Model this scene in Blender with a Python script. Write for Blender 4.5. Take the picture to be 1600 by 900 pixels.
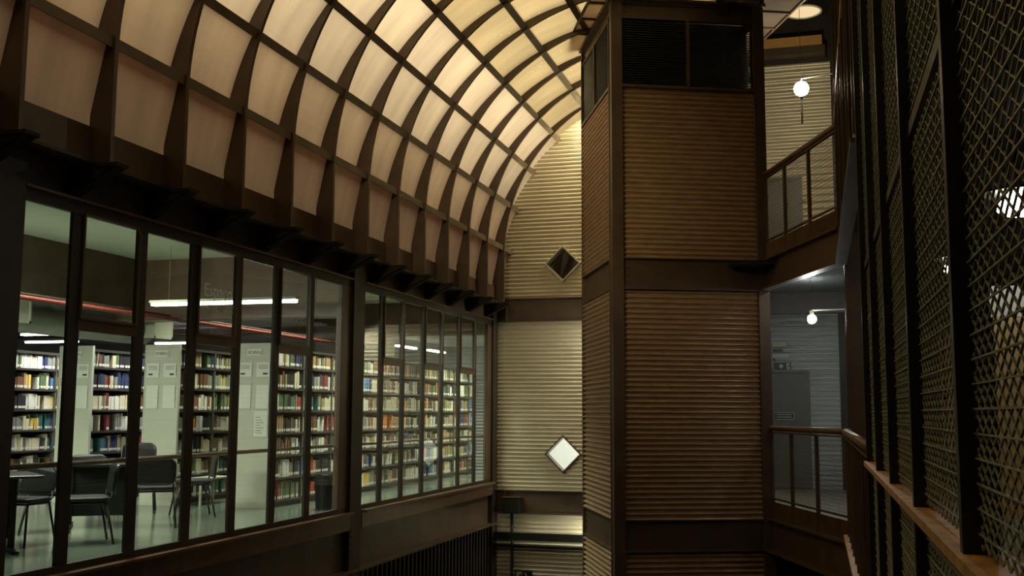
import bpy, bmesh, math, random
from mathutils import Vector, Matrix
random.seed(7)
S = bpy.context.scene
for o in list(bpy.data.objects): bpy.data.objects.remove(o)
C = S.collection
# ------------------------------------------------------------------ camera
cd = bpy.data.cameras.new('camera'); cam = bpy.data.objects.new('camera', cd); C.objects.link(cam)
cd.sensor_width = 36; cd.lens = 1657/1600*36; cd.clip_start = .02; cd.clip_end = 200
th, yaw, roll = math.radians(6.67), math.radians(15.96), math.radians(.24)
F = Vector((-math.sin(yaw)*math.cos(th), math.cos(yaw)*math.cos(th), math.sin(th)))
R0 = Vector((math.cos(yaw), math.sin(yaw), 0)); U0 = R0.cross(F)
RR = R0*math.cos(roll)+U0*math.sin(roll); UU = U0*math.cos(roll)-R0*math.sin(roll)
m = Matrix((RR, UU, -F)).transposed().to_4x4(); m.translation = Vector((0, 0, 1.30))
cam.matrix_world = m; S.camera = cam
EYE = Vector((0, 0, 1.30))
# ------------------------------------------------------------------ world and exposure
S.view_settings.view_transform = 'Standard'; S.view_settings.look = 'None'
S.view_settings.gamma = 1; S.view_settings.use_curve_mapping = False
S.view_settings.exposure = 1.0
SKY = 1.32
W = bpy.data.worlds.new('evening_sky'); S.world = W; W.use_nodes = True
nt = W.node_tree; nt.nodes.clear()
tc = nt.nodes.new('ShaderNodeTexCoord'); sx = nt.nodes.new('ShaderNodeSeparateXYZ'); cr = nt.nodes.new('ShaderNodeValToRGB')
bg = nt.nodes.new('ShaderNodeBackground'); wo = nt.nodes.new('ShaderNodeOutputWorld'); mr = nt.nodes.new('ShaderNodeMapRange')
mr.inputs[1].default_value = -1; mr.inputs[2].default_value = 1
nt.links.new(tc.outputs['Generated'], sx.inputs[0]); nt.links.new(sx.outputs[2], mr.inputs[0]); nt.links.new(mr.outputs[0], cr.inputs[0])
nt.links.new(cr.outputs[0], bg.inputs[0]); nt.links.new(bg.outputs[0], wo.inputs[0])
el = cr.color_ramp.elements
el[0].position = .45; el[0].color = (.020, .014, .010, 1)
el[1].position = .95; el[1].color = (.40, .31, .17, 1)
e = el.new(.53); e.color = (.28, .17, .09, 1)
e = el.new(.66); e.color = (1.25, .98, .58, 1)
bg.inputs[1].default_value = SKY
# light strengths of the lamps that stand in the place
TUBE = 6.0; GLOBE = 125.0

# ------------------------------------------------------------------ materials
def mat(name, col, rough=.5, metal=0., noise=0., scale=8., bump=0., emis=None, es=0., spec=.5, stretch=None):
    M = bpy.data.materials.new(name); M.use_nodes = True; t = M.node_tree; b = t.nodes['Principled BSDF']
    b.inputs['Base Color'].default_value = (*col, 1); b.inputs['Roughness'].default_value = rough
    b.inputs['Metallic'].default_value = metal; b.inputs['Specular IOR Level'].default_value = spec
    if emis: b.inputs['Emission Color'].default_value = (*emis, 1); b.inputs['Emission Strength'].default_value = es
    if noise or bump:
        c = t.nodes.new('ShaderNodeTexCoord'); mp = t.nodes.new('ShaderNodeMapping'); n = t.nodes.new('ShaderNodeTexNoise')
        n.inputs['Scale'].default_value = scale; n.inputs['Detail'].default_value = 5
        if stretch: mp.inputs['Scale'].default_value = stretch
        t.links.new(c.outputs['Object'], mp.inputs[0]); t.links.new(mp.outputs[0], n.inputs[0])
        if noise:
            r = t.nodes.new('ShaderNodeValToRGB'); r.color_ramp.elements[0].position = .3; r.color_ramp.elements[1].position = .7
            r.color_ramp.elements[0].color = (*[max(0, x*(1-noise)) for x in col], 1)
            r.color_ramp.elements[1].color = (*[min(1, x*(1+noise)) for x in col], 1)
            t.links.new(n.outputs[0], r.inputs[0]); t.links.new(r.outputs[0], b.inputs['Base Color'])
        if bump:
            k = t.nodes.new('ShaderNodeBump'); k.inputs['Strength'].default_value = bump; k.inputs['Distance'].default_value = .01
            t.links.new(n.outputs[0], k.inputs['Height']); t.links.new(k.outputs[0], b.inputs['Normal'])
    return M
BROWN = mat('brown_paint', (.100, .066, .040), .42, 0, .25, 3., .05)
DARKB = mat('dark_brown_paint', (.034, .025, .017), .5, 0, .25, 3., .05)
LEDGE = mat('worn_brown_ledge', (.55, .31, .11), .5, 0, .35, 12., .1)
MATTE = mat('matte_dark_brown', (.035, .028, .02), .9, spec=.15)
SASH = mat('sash_edge', (.13, .10, .065), .4)
PURL = mat('olive_brown_purlin', (.15, .115, .07), .5, 0, .2, 4.)
RAIL = mat('varnished_brown_rail', (.17, .10, .055), .32, 0, .2, 6.)
CORB = mat('brown_corrugated_steel', (.46, .315, .185), .40, .2, .18, 5., 0, stretch=(1, 1, 6))
CORS = mat('bare_corrugated_steel', (.74, .69, .53), .38, .3, .07, 2.5, 0, stretch=(.6, .6, 3))
CORG = mat('grey_corrugated_steel', (.50, .55, .54), .36, .35, .07, 2.5, 0, stretch=(.6, .6, 3))
MESHM = mat('grey_green_expanded_metal', (.31, .33, .24), .45, .2, .2, 20.)
WIRE = mat('wire_mesh', (.22, .19, .12), .5, .4)
SCRB = mat('black_brown_frame', (.022, .019, .014), .5, 0, .2, 6.)
WHITE = mat('off_white_panel', (.50, .52, .42), .5, 0, .04, 2.)
PAPER = mat('paper', (.68, .70, .62), .35)
INK = mat('ink', (.03, .03, .03), .6)
PALE = mat('pale_soffit', (.60, .68, .52), .7, 0, .05, 2.)
FLOORM = mat('grey_green_resin_floor', (.135, .165, .13), .16, 0, .08, 1.2)
BRICK = mat('red_brown_render', (.20, .11, .075), .8, 0, .2, 3.)
CONC = mat('dark_concrete', (.05, .047, .04), .8, 0, .3, 3., .2)
BRFL = mat('grey_bridge_floor', (.25, .25, .21), .4, 0, .1, 2.)
BLACK = mat('black_plastic', (.007, .008, .008), .38, 0, .2, 30.)
BLKF = mat('black_upholstery', (.010, .011, .011), .6, 0, .2, 60., .15)
LEGM = mat('black_tube', (.02, .02, .02), .3, .3)
SHELF = mat('dark_shelf_steel', (.035, .032, .026), .5)
UPR = mat('shelf_upright', (.10, .10, .08), .5)
RED = mat('red_pipe', (.20, .032, .02), .4, 0, .2, 8.)
DUCT = mat('spiral_duct_steel', (.33, .36, .31), .4, .7, .15, 4.)
GRILL = mat('vent_paint', (.50, .52, .40), .5)
DDECK = mat('dark_ribbed_deck', (.09, .10, .10), .35, .5)
LOUV = mat('lit_louvre_slats', (.065, .068, .058), .4, .3)
CHROME = mat('steel_rod', (.5, .48, .4), .3, .9)
TUBEM = mat('fluorescent_tube', (1, 1, 1), .5, 0, emis=(1., .96, .86), es=TUBE)
TUBEP = mat('cool_fluorescent_tube', (1, 1, 1), .5, 0, emis=(1., .90, 1.), es=TUBE*1.1)
GLOBEM = mat('globe_glass', (1, 1, 1), .5, 0, emis=(1., .86, .58), es=GLOBE)
BULBM = mat('bulb_glass', (1, 1, 1), .5, 0, emis=(.95, .97, .92), es=110.)
LAMPM = mat('corridor_lamp_glass', (1, 1, 1), .5, 0, emis=(1., .95, .88), es=10.)
DISHM = mat('frosted_dish', (.6, .5, .35), .5, 0, emis=(1., .78, .45), es=.35)
GREYD = mat('grey_door', (.17, .18, .16), .45, 0, .06, 3.)
SIGND = mat('dark_green_sign', (.008, .028, .02), .4)
SIGNW = mat('glow_sign_marks', (.62, .68, .55), .5)
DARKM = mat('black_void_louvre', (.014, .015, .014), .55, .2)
YELW = mat('lit_area_yellow', (.70, .52, .24), .6, 0, .06, 4.)
YBEAM = mat('ochre_beam', (.62, .34, .10), .6, 0, .1, 5.)
WHITEW = mat('white_plaster', (.70, .71, .66), .7)
GREYW = mat('grey_plaster', (.30, .31, .27), .7, 0, .08, 2.)
CANG = None

def glassmat(name, tint=(.93, .96, .93), ior=1.45, base=.03):
    M = bpy.data.materials.new(name); M.use_nodes = True; t = M.node_tree; t.nodes.clear()
    o = t.nodes.new('ShaderNodeOutputMaterial'); mx = t.nodes.new('ShaderNodeMixShader')
    tr = t.nodes.new('ShaderNodeBsdfTransparent'); g = t.nodes.new('ShaderNodeBsdfGlossy'); f = t.nodes.new('ShaderNodeFresnel')
    tr.inputs[0].default_value = (*tint, 1); g.inputs['Roughness'].default_value = .02; f.inputs[0].default_value = ior
    a = t.nodes.new('ShaderNodeMath'); a.operation = 'MULTIPLY_ADD'; a.inputs[1].default_value = 1.3; a.inputs[2].default_value = base
    t.links.new(f.outputs[0], a.inputs[0]); t.links.new(a.outputs[0], mx.inputs[0])
    t.links.new(tr.outputs[0], mx.inputs[1]); t.links.new(g.outputs[0], mx.inputs[2]); t.links.new(mx.outputs[0], o.inputs[0])
    return M
GLASS = glassmat('window_glass')

def skymat(name, col, specks):
    M = bpy.data.materials.new(name); M.use_nodes = True; t = M.node_tree; t.nodes.clear(); N = t.nodes.new; L = t.links.new
    o = N('ShaderNodeOutputMaterial'); tr = N('ShaderNodeBsdfTranslucent'); df = N('ShaderNodeBsdfDiffuse'); mx = N('ShaderNodeMixShader')
    mx.inputs[0].default_value = .12
    c = N('ShaderNodeTexCoord'); mp = N('ShaderNodeMapping'); mp.inputs['Scale'].default_value = (.5, 4., .5)
    n = N('ShaderNodeTexNoise'); n.inputs['Scale'].default_value = 1.1; n.inputs['Detail'].default_value = 5
    n2 = N('ShaderNodeTexNoise'); n2.inputs['Scale'].default_value = .9; n2.inputs['Detail'].default_value = 3
    L(c.outputs['Object'], mp.inputs[0]); L(mp.outputs[0], n.inputs[0]); L(c.outputs['Object'], n2.inputs[0])
    ad = N('ShaderNodeMath'); ad.operation = 'MULTIPLY_ADD'; ad.inputs[1].default_value = .5; L(n.outputs[0], ad.inputs[0]); 
    h = N('ShaderNodeMath'); h.operation = 'MULTIPLY'; h.inputs[1].default_value = .5; L(n2.outputs[0], h.inputs[0]); L(h.outputs[0], ad.inputs[2])
    r = N('ShaderNodeValToRGB'); r.color_ramp.elements[0].position = .36; r.color_ramp.elements[1].position = .62
    r.color_ramp.elements[0].color = (*[x*.82 for x in col], 1); r.color_ramp.elements[1].color = (*[min(1, x*1.10) for x in col], 1)
    L(ad.outputs[0], r.inputs[0])
    out = r.outputs[0]
    if specks:
        v = N('ShaderNodeTexVoronoi'); v.inputs['Scale'].default_value = 9.; L(c.outputs['Object'], v.inputs['Vector'])
        lt = N('ShaderNodeMath'); lt.operation = 'LESS_THAN'; lt.inputs[1].default_value = .10; L(v.outputs['Distance'], lt.inputs[0])
        n3 = N('ShaderNodeTexNoise'); n3.inputs['Scale'].default_value = 1.6; L(c.outputs['Object'], n3.inputs[0])
        gt = N('ShaderNodeMath'); gt.operation = 'GREATER_THAN'; gt.inputs[1].default_value = .56; L(n3.outputs[0], gt.inputs[0])
        mu = N('ShaderNodeMath'); mu.operation = 'MULTIPLY'; L(lt.outputs[0], mu.inputs[0]); L(gt.outputs[0], mu.inputs[1])
        mc = N('ShaderNodeMixRGB'); L(mu.outputs[0], mc.inputs[0]); L(out, mc.inputs[1]); mc.inputs[2].default_value = (1, 1, .95, 1); out = mc.outputs[0]
    L(out, tr.inputs[0]); L(out, df.inputs[0]); L(tr.outputs[0], mx.inputs[1]); L(df.outputs[0], mx.inputs[2]); L(mx.outputs[0], o.inputs[0])
    return M
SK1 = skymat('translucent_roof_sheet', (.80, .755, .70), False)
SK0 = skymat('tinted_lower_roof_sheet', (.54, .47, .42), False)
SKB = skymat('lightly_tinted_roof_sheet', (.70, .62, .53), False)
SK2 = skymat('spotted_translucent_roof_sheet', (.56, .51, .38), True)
CANG = skymat('canopy_sheet', (.62, .55, .48), False)

# ------------------------------------------------------------------ helpers
class MB:
    def __init__(s): s.v = []; s.f = []; s.m = []
    def add(s, vs, fs, mi=0):
        b = len(s.v); s.v += [tuple(v) for v in vs]
        for f in fs: s.f.append(tuple(i+b for i in f)); s.m.append(mi)
        return s
    def box(s, x0, x1, y0, y1, z0, z1, mi=0):
        return s.add([(x0,y0,z0),(x1,y0,z0),(x1,y1,z0),(x0,y1,z0),(x0,y0,z1),(x1,y0,z1),(x1,y1,z1),(x0,y1,z1)],
                     [(0,3,2,1),(4,5,6,7),(0,1,5,4),(1,2,6,5),(2,3,7,6),(3,0,4,7)], mi)
    def bar(s, a, b, w, h, up=(0, 0, 1), mi=0):     # box beam from a to b, w across, h along up
        a = Vector(a); b = Vector(b); d = (b-a).normalized(); up = Vector(up)
        r = d.cross(up)
        if r.length < 1e-4: r = d.cross(Vector((1, 0, 0)))
        r.normalize(); u = r.cross(d).normalized(); r *= w/2; u *= h/2
        return s.add([a-r-u, a+r-u, a+r+u, a-r+u, b-r-u, b+r-u, b+r+u, b-r+u],
                     [(0,3,2,1),(4,5,6,7),(0,1,5,4),(1,2,6,5),(2,3,7,6),(3,0,4,7)], mi)
    def tube(s, pts, r, n=8, mi=0, caps=True):
        P = [Vector(p) for p in pts]; rr = r if isinstance(r, (list, tuple)) else [r]*len(P)
        d0 = (P[1]-P[0]).normalized(); a = d0.cross(Vector((0, 0, 1)))
        if a.length < 1e-3: a = d0.cross(Vector((1, 0, 0)))
        a.normalize(); vs = []; fs = []
        for i, p in enumerate(P):
            d = (P[min(i+1, len(P)-1)]-P[max(i-1, 0)]).normalized()
            a = (a-d*a.dot(d)).normalized(); b = d.cross(a)
            for k in range(n):
                t = 2*math.pi*k/n; vs.append(p+(a*math.cos(t)+b*math.sin(t))*rr[i])
        for i in range(len(P)-1):
            for k in range(n): fs.append((i*n+k, i*n+(k+1) % n, (i+1)*n+(k+1) % n, (i+1)*n+k))
        if caps: fs.append(tuple(range(n))[::-1]); fs.append(tuple((len(P)-1)*n+k for k in range(n)))
        return s.add(vs, fs, mi)
    def prism(s, poly, z0, z1, mi=0):
        n = len(poly)
        return s.add([(x, y, z0) for x, y in poly]+[(x, y, z1) for x, y in poly],
                     [tuple(range(n))[::-1], tuple(range(n, 2*n))]+[(i, (i+1) % n, n+(i+1) % n, n+i) for i in range(n)], mi)
    def sphere(s, c, r, n=20, m_=12, mi=0, sz=1.):
        vs = []; fs = []; c = Vector(c)
        for i in range(m_+1):
            p = math.pi*i/m_
            for k in range(n):
                t = 2*math.pi*k/n; vs.append(c+Vector((r*math.sin(p)*math.cos(t), r*math.sin(p)*math.sin(t), r*sz*math.cos(p))))
        for i in range(m_):
            for k in range(n): fs.append((i*n+k, (i+1)*n+k, (i+1)*n+(k+1) % n, i*n+(k+1) % n))
        return s.add(vs, fs, mi)
    def xf(s, M):
        s.v = [tuple(M @ Vector(v)) for v in s.v]; return s
    def build(s, name, mats, parent=None, smooth=False, origin=None, merge=False):
        me = bpy.data.meshes.new(name)
        vs = s.v
        if origin is not None: vs = [(v[0]-origin[0], v[1]-origin[1], v[2]-origin[2]) for v in vs]
        me.from_pydata(vs, [], s.f); me.update()
        for mm in (mats if isinstance(mats, (list, tuple)) else [mats]): me.materials.append(mm)
        me.polygons.foreach_set('material_index', s.m)
        if smooth: me.polygons.foreach_set('use_smooth', [True]*len(me.polygons))
        o = bpy.data.objects.new(name, me); C.objects.link(o)
        if origin is not None: o.location = origin
        if parent:
            o.parent = parent
            if origin is None: o.location = -parent_world(parent)
            else: o.location = Vector(origin)-parent_world(parent)
        return o
def parent_world(p):
    v = Vector((0, 0, 0))
    while p: v += Vector(p.location); p = p.parent
    return v
def tag(o, label=None, cat=None, group=None, kind=None):
    if label: o['label'] = label
    if cat: o['category'] = cat
    if group: o['group'] = group
    if kind: o['kind'] = kind
    return o
def thing(name, loc, label=None, cat=None, group=None, kind=None):
    o = bpy.data.objects.new(name, None); C.objects.link(o); o.location = loc; o.empty_display_size = .1
    return tag(o, label, cat, group, kind)
def struct(o, label=None, cat=None): return tag(o, label, cat, None, 'structure')
def lookdup(root, loc, rotz):       # copy of a thing with copies of its parts and sub-parts
    def cp(o, par):
        c = o.copy(); C.objects.link(c); c.parent = par
        for ch in [x for x in bpy.data.objects if x.parent == o and x != c]: cp(ch, c)
        return c
    r = cp(root, None); r.location = loc; r.rotation_euler = (0, 0, rotz); return r

PITCH = .0695; AMP = .023
def corr(mb, P, u, n, spans, z0, z1, mi=0, pitch=PITCH, amp=AMP, seg=8):
    """horizontal corrugation: P origin, u along, n normal; spans(z) -> list of (a,b)"""
    P = Vector(P); u = Vector(u).normalized(); n = Vector(n).normalized()
    N = max(2, int((z1-z0)/pitch*seg)); prev = None
    for i in range(N+1):
        z = z0+(z1-z0)*i/N; off = amp*math.cos(2*math.pi*(z-z0)/pitch)
        sp = spans(z); row = []
        for a, b in sp:
            row.append((len(mb.v), len(mb.v)+1))
            q = P+n*off
            mb.v.append((q.x+u.x*a, q.y+u.y*a, z)); mb.v.append((q.x+u.x*b, q.y+u.y*b, z))
        if prev is not None and len(prev) == len(row):
            for (a0, b0), (a1, b1) in zip(prev, row): mb.f.append((a0, b0, b1, a1)); mb.m.append(mi)
        elif prev is not None and row and prev:
            a0, b0 = prev[0][0], prev[-1][1]; a1, b1 = row[0][0], row[-1][1]
            if len(row) > len(prev):   # opening starts: join outer spans
                mb.f.append((a0, b0, b1, row[-1][0], row[0][1], a1)); mb.m.append(mi)
            else:
                mb.f.append((a0, prev[0][1], prev[-1][0], b0, b1, a1)); mb.m.append(mi)
        prev = row
    return mb
def text_mesh(s, size, depth=.001):
    c = bpy.data.curves.new('letters', 'FONT'); c.body = s; c.size = size; c.extrude = depth; c.align_x = 'CENTER'
    o = bpy.data.objects.new('letters', c); C.objects.link(o)
    me = bpy.data.meshes.new_from_object(o.evaluated_get(bpy.context.evaluated_depsgraph_get()))
    bpy.data.objects.remove(o); return me
def put_text(name, s, size, M, material, parent, depth=.001):
    me = text_mesh(s, size, depth); me.transform(M); me.materials.clear(); me.materials.append(material)
    o = bpy.data.objects.new(name, me); C.objects.link(o)
    if parent: o.parent = parent; o.location = -parent_world(parent)
    return o

XW = -5.645            # plane of the window wall
YG = 18.62             # plane of the gable wall
VC = (-2.30, 4.10); VR = 3.20   # vault centre and radius
COLS = [6.27, 12.46, 18.50]
def vp(phi, r=VR):     # the arch stands on short straight legs below its springing line
    if phi < 0: return (VC[0]-r, VC[1]+VR*phi)
    return (VC[0]-r*math.cos(phi), VC[1]+r*math.sin(phi))

# ================================================================== SHELL
fl = MB(); fl.box(-17.2, XW-.08, 2.8, 22.5, -.10, 0)
struct(fl.build('floor', FLOORM))
fl = MB(); fl.box(-6.2, 5, -2.2, 22.5, -3.6, -3.44); struct(fl.build('floor', CONC))
DECK = [(.33, -2.), (4.5, -2.), (4.5, 19.36), (-1.25, 19.36), (-1.05, 16.1), (-.50, 14.66), (.40, 12.30), (.33, 12.20)]
fl = MB(); fl.prism(DECK, -.08, 0); struct(fl.build('floor', BRFL))
fl = MB(); fl.prism(DECK, 3.30, 3.44); struct(fl.build('floor', MATTE))
fl = MB(); fl.box(-5.6, .3, -2, -.9, -.1, 0); struct(fl.build('floor', BRFL))
# library box
w = MB(); w.box(-17.3, -17.2, 2.8, 22.5, 0, 3.5); struct(w.build('wall_left', GREYW))
w = MB(); w.box(-17.3, -5.6, 2.7, 2.8, -.1, 3.5); struct(w.build('wall_front', GREYW))
w = MB(); w.box(-17.3, -5.55, 22.40, 22.5, 0, 3.5); struct(w.build('wall_back', GREYW))
w = MB(); corr(w, (-10, 22.36, 0), (1, 0, 0), (0, -1, 0), lambda z: [(0, 4.5)], 0, 2.75); struct(w.build('wall_back', CORG, smooth=True))
w = MB(); w.box(-5.70, -5.60, 18.68, 22.5, 0, 3.5); struct(w.build('wall_right', WHITEW))
w = MB(); w.box(-17.3, -5.64, 2.7, 22.5, 3.42, 3.6); struct(w.build('ceiling', BRICK))
w = MB(); w.box(-8.75, XW-.02, 2.8, 18.45, 3.32, 3.40); struct(w.build('ceiling', PALE))
def deck(mb, x0, x1, y0, y1, z):   # ribbed deck, ribs run along x
    N = int((y1-y0)/.02)
    vs = []; fs = []
    for i in range(N+1):
        y = y0+(y1-y0)*i/N; ph = (y/.16) % 1; zz = z if ph < .5 else z+.04
        vs += [(x0, y, zz), (x1, y, zz)]
    for i in range(N): fs.append((2*i, 2*i+1, 2*i+3, 2*i+2))
    mb.add(vs, fs); return mb
struct(deck(MB(), -17.2, -8.95, 2.8, 22.4, 2.92).build('ceiling', CORG))
struct(deck(MB(), -8.95, -5.6, 18.75, 22.4, 2.72).build('ceiling', CORG))
w = MB(); w.box(-8.95, -8.75, 2.8, 12.33, 2.66, 3.40); w.box(-8.99, -8.71, 2.8, 12.33, 2.64, 2.665); struct(w.build('trim_1', BROWN))
w = MB(); w.box(-17, XW-.1, 12.33, 12.55, 2.52, 3.40); w.box(-17, XW-.1, 12.28, 12.60, 2.50, 2.525); struct(w.build('trim_2', BROWN))
w = MB(); w.box(-17, XW-.1, 18.50, 18.72, 2.82, 3.40); w.box(-17, XW-.1, 18.44, 18.78, 2.80, 2.83); w.box(-17, XW-.1, 18.47, 18.5, 2.90, 2.93); struct(w.build('trim_3', BROWN))
# atrium ends, right side and roof
w = MB(); w.box(-5.9, 4.6, -2.2, -2.1, -3.6, 8.6); struct(w.build('wall_front', CONC))
w = MB(); w.box(4.5, 4.6, -2.2, 19.5, -3.6, 8.6); struct(w.build('wall_right', CONC))
w = MB(); w.box(-1.05, 4.6, -2.2, 19.5, 8.5, 8.6); struct(w.build('ceiling', DARKB))
w = MB(); w.box(-1.15, -1.03, -2.2, 19.5, 6.80, 8.6); struct(w.build('trim_4', BROWN))
w = MB(); w.box(-5.75, XW-.02, -2.2, 6.1, -3.6, 3.4); w.box(-6.2, -5.72, -2.2, 22.5, -3.6, -.1); struct(w.build('wall_left', DARKB))

# ---- gable wall: silver corrugated panels with diamond windows, girders between
def diamond(z, cz, a=-5.60, b=-1.2, cx=-4.36, r=.325):
    h = r-abs(z-cz)
    return [(a, b)] if h <= .004 else [(a, cx-h), (cx+h, b)]
g = thing('wall_back', (-3.4, YG, 0), kind='structure')
w = MB(); corr(w, (0, YG, 0), (1, 0, 0), (0, -1, 0), lambda z: diamond(z, .561), -.09, 2.93, pitch=.074); w.build('corrugated_panel', CORS, g, True)
def upsp(z):
    a = -5.55 if z < VC[1] else VC[0]-math.sqrt(max(0, (VR-.01)**2-(z-VC[1])**2))
    b = -1.2
    return diamond(z, 3.98, a, b)
w = MB(); corr(w, (0, YG, 0), (1, 0, 0), (0, -1, 0), upsp, 3.34, 7.10, pitch=.074); w.build('corrugated_panel', CORS, g, True)
w = MB(); corr(w, (0, YG, 0), (1, 0, 0), (0, -1, 0), lambda z: [(-5.7, -1.2)], -3.4, -.49, pitch=.074); w.build('corrugated_panel', CORS, g, True)
for z0, z1 in ((2.93, 3.36), (-.50, -.083)):
    w = MB(); w.box(-5.62, -1.2, YG-.03, YG+.06, z0+.02, z1-.02); w.box(-5.62, -1.2, YG-.10, YG+.06, z1-.02, z1); w.box(-5.62, -1.2, YG-.10, YG+.06, z0, z0+.02)
    w.box(-5.42, -5.40, YG-.09, YG, z0, z1)
    w.build('girder', BROWN, g)
def ringdiamond(cz, mname):
    mb = MB(); cx, r0, r1 = -4.36, .335, .300; y0, y1 = YG-.06, YG+.14
    pts = lambda r, y: [(cx-r, y, cz), (cx, y, cz-r), (cx+r, y, cz), (cx, y, cz+r)]
    vs = pts(r0, y0)+pts(r1, y0)+pts(r0, y1)+pts(r1, y1); fs = []
    for i in range(4):
        j = (i+1) % 4
        fs += [(i, j, 4+j, 4+i), (8+i, 12+i, 12+j, 8+j), (i, 8+i, 8+j, j), (4+i, 4+j, 12+j, 12+i)]
    return mb.add(vs, fs).build('diamond_frame', GRILL if mname else BROWN, g)
ringdiamond(3.98, True); ringdiamond(.561, False)
w = MB(); w.add([(-4.36-.3, YG+.10, 3.98), (-4.36, YG+.10, 3.68), (-4.36+.3, YG+.10, 3.98), (-4.36, YG+.10, 4.28)], [(0, 1, 2, 3)]); w.build('diamond_pane', GLASS, g)
w = MB(); w.add([(-4.36-.3, YG+.10, .561), (-4.36, YG+.10, .261), (-4.36+.3, YG+.10, .561), (-4.36, YG+.10, .861)], [(0, 1, 2, 3)]); w.build('diamond_pane', GLASS, g)
# rooms behind the two diamond windows
w = MB(); w.box(-5.55, -2.2, 21.5, 21.6, -.1, 3.3); w.box(-2.3, -2.2, 18.8, 21.6, -.1, 3.3); w.box(-5.6, -2.2, 18.7, 21.6, 3.2, 3.3); w.box(-5.6, -2.2, 18.7, 21.6, -.2, -.1); w.box(-5.55,-5.5,18.75,21.6,-.1,3.3); w.box(-5.55, -2.2, 18.8, 18.86, 2.6, 3.3)
struct(w.build('wall_back', WHITEW))
w = MB(); w.box(-6, -1, 19.9, 20.0, 3.3, 7.5); w.box(-6, -1, 18.66, 20.0, 7.3, 7.4); w.box(-6, -5.9, 18.6, 20, 3.3, 7.5); w.box(-1.25, -1.15, 18.5, 19.4, -3.6, 8.6); struct(w.build('wall_back', DARKB))

# ---- back wall of the walkway beyond the bridges
YB = 19.33
w = thing('wall_back', (0, YB, 0), kind='structure')
a = MB(); corr(a, (0, YB, 0), (1, 0, 0), (0, -1, 0), lambda z: [(-1.2, -.9), (-.115, .40)] if z < 2.05 else [(-1.2, .40)], 0.0, 3.04, pitch=.085); a.build('corrugated_panel', CORG, w, True)
a = MB(); corr(a, (0, YB, 0), (1, 0, 0), (0, -1, 0), lambda z: [(-1.2, -.9), (-.15, .40)] if z < 5.50 else [(-1.2, .40)], 3.44, 7.62, pitch=.125, amp=.02); a.build('corrugated_panel', CORS, w, True)
a = MB(); a.box(-1.2, 4.5, YB+.05, YB+.15, -3.5, 8.6); a.build('backing', DARKB, w)
a = MB(); a.box(.40, .56, YB-.1, YB+.02, 0, 8.5); a.box(-1.2, .4, YB-.05, YB+.04, 3.04, 3.30); a.box(-1.2, .4, YB-.07, YB+.04, 7.60, 7.66); a.build('steel_trim', DARKB, w)
a = MB(); a.box(-1.2, .27, YB-.35, YB, 7.80, 7.98); a.build('ochre_girder', YBEAM, w)
a = MB(); a.box(-1.2, .32, YB-.36, YB, 7.66, 7.80); a.build('girder_flange', BROWN, w)
for n, zb, zt, xr in ((1, 0, 2.0, -.15), (2, 3.44, 5.45, -.19)):
    d = thing('door_%d' % n, (-.5, YB, zb), kind='structure')
    a = MB(); a.box(-.88, xr, YB-.01, YB+.03, zb+.01, zt); a.build('door_leaf', GREYD, d)
    a = MB(); a.box(xr, xr+.05, YB-.05, YB+.04, zb, zt+.05); a.box(-.93, xr, YB-.05, YB+.04, zt, zt+.05); a.box(-.93, -.88, YB-.05, YB+.04, zb, zt+.05)
    a.build('door_frame', GREYD, d)
    a = MB(); a.tube([(-.80, YB-.05, zb+1.0), (-.80, YB-.05, zb+1.18)], .012); a.build('door_handle', CHROME, d)
# ceiling deck of the lower walkway (ribbed) and dark girder
struct(deck(MB(), -1.1, .9, 14.2, 19.3, 3.26).build('ceiling', DDECK))
w = MB(); w.box(-1.15, .5, 17.9, 18.05, 2.92, 3.28); struct(w.build('trim_5', DARKB))

# ================================================================== LEFT WALL: columns, girders, windows
for i, y in enumerate(COLS):
    t = thing('steel_column', (XW, y, -3.44), ['dark brown steel column at the left edge of the photo beside the first window',
        'dark brown steel column between the two long library windows', 'dark brown steel column in the corner against the silver corrugated wall'][i], 'column', 'steel columns of the window wall')
    a = MB(); y0, y1 = y-.17, y+.17
    a.box(XW-.10, XW+.02, y0, y1, -3.44, 3.3); a.build('web', DARKB, t)
    a = MB(); a.box(XW+.02, XW+.055, y0-.0, y1, -3.44, 3.3); a.build('flange', DARKB, t)
    for k in range(5):
        b = MB(); b.tube([(XW+.05, y0+.04, -.15-.09*k), (XW+.066, y0+.04, -.15-.09*k)], .013, 6); b.build('bolt', DARKB, t)
PANES = {1: [6.44, 7.09, 7.94, 8.765, 9.57, 10.38, 11.20, 12.00], 2: [12.66, 13.315, 14.085, 14.90, 15.735, 16.555, 17.405, 18.10]}
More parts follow.
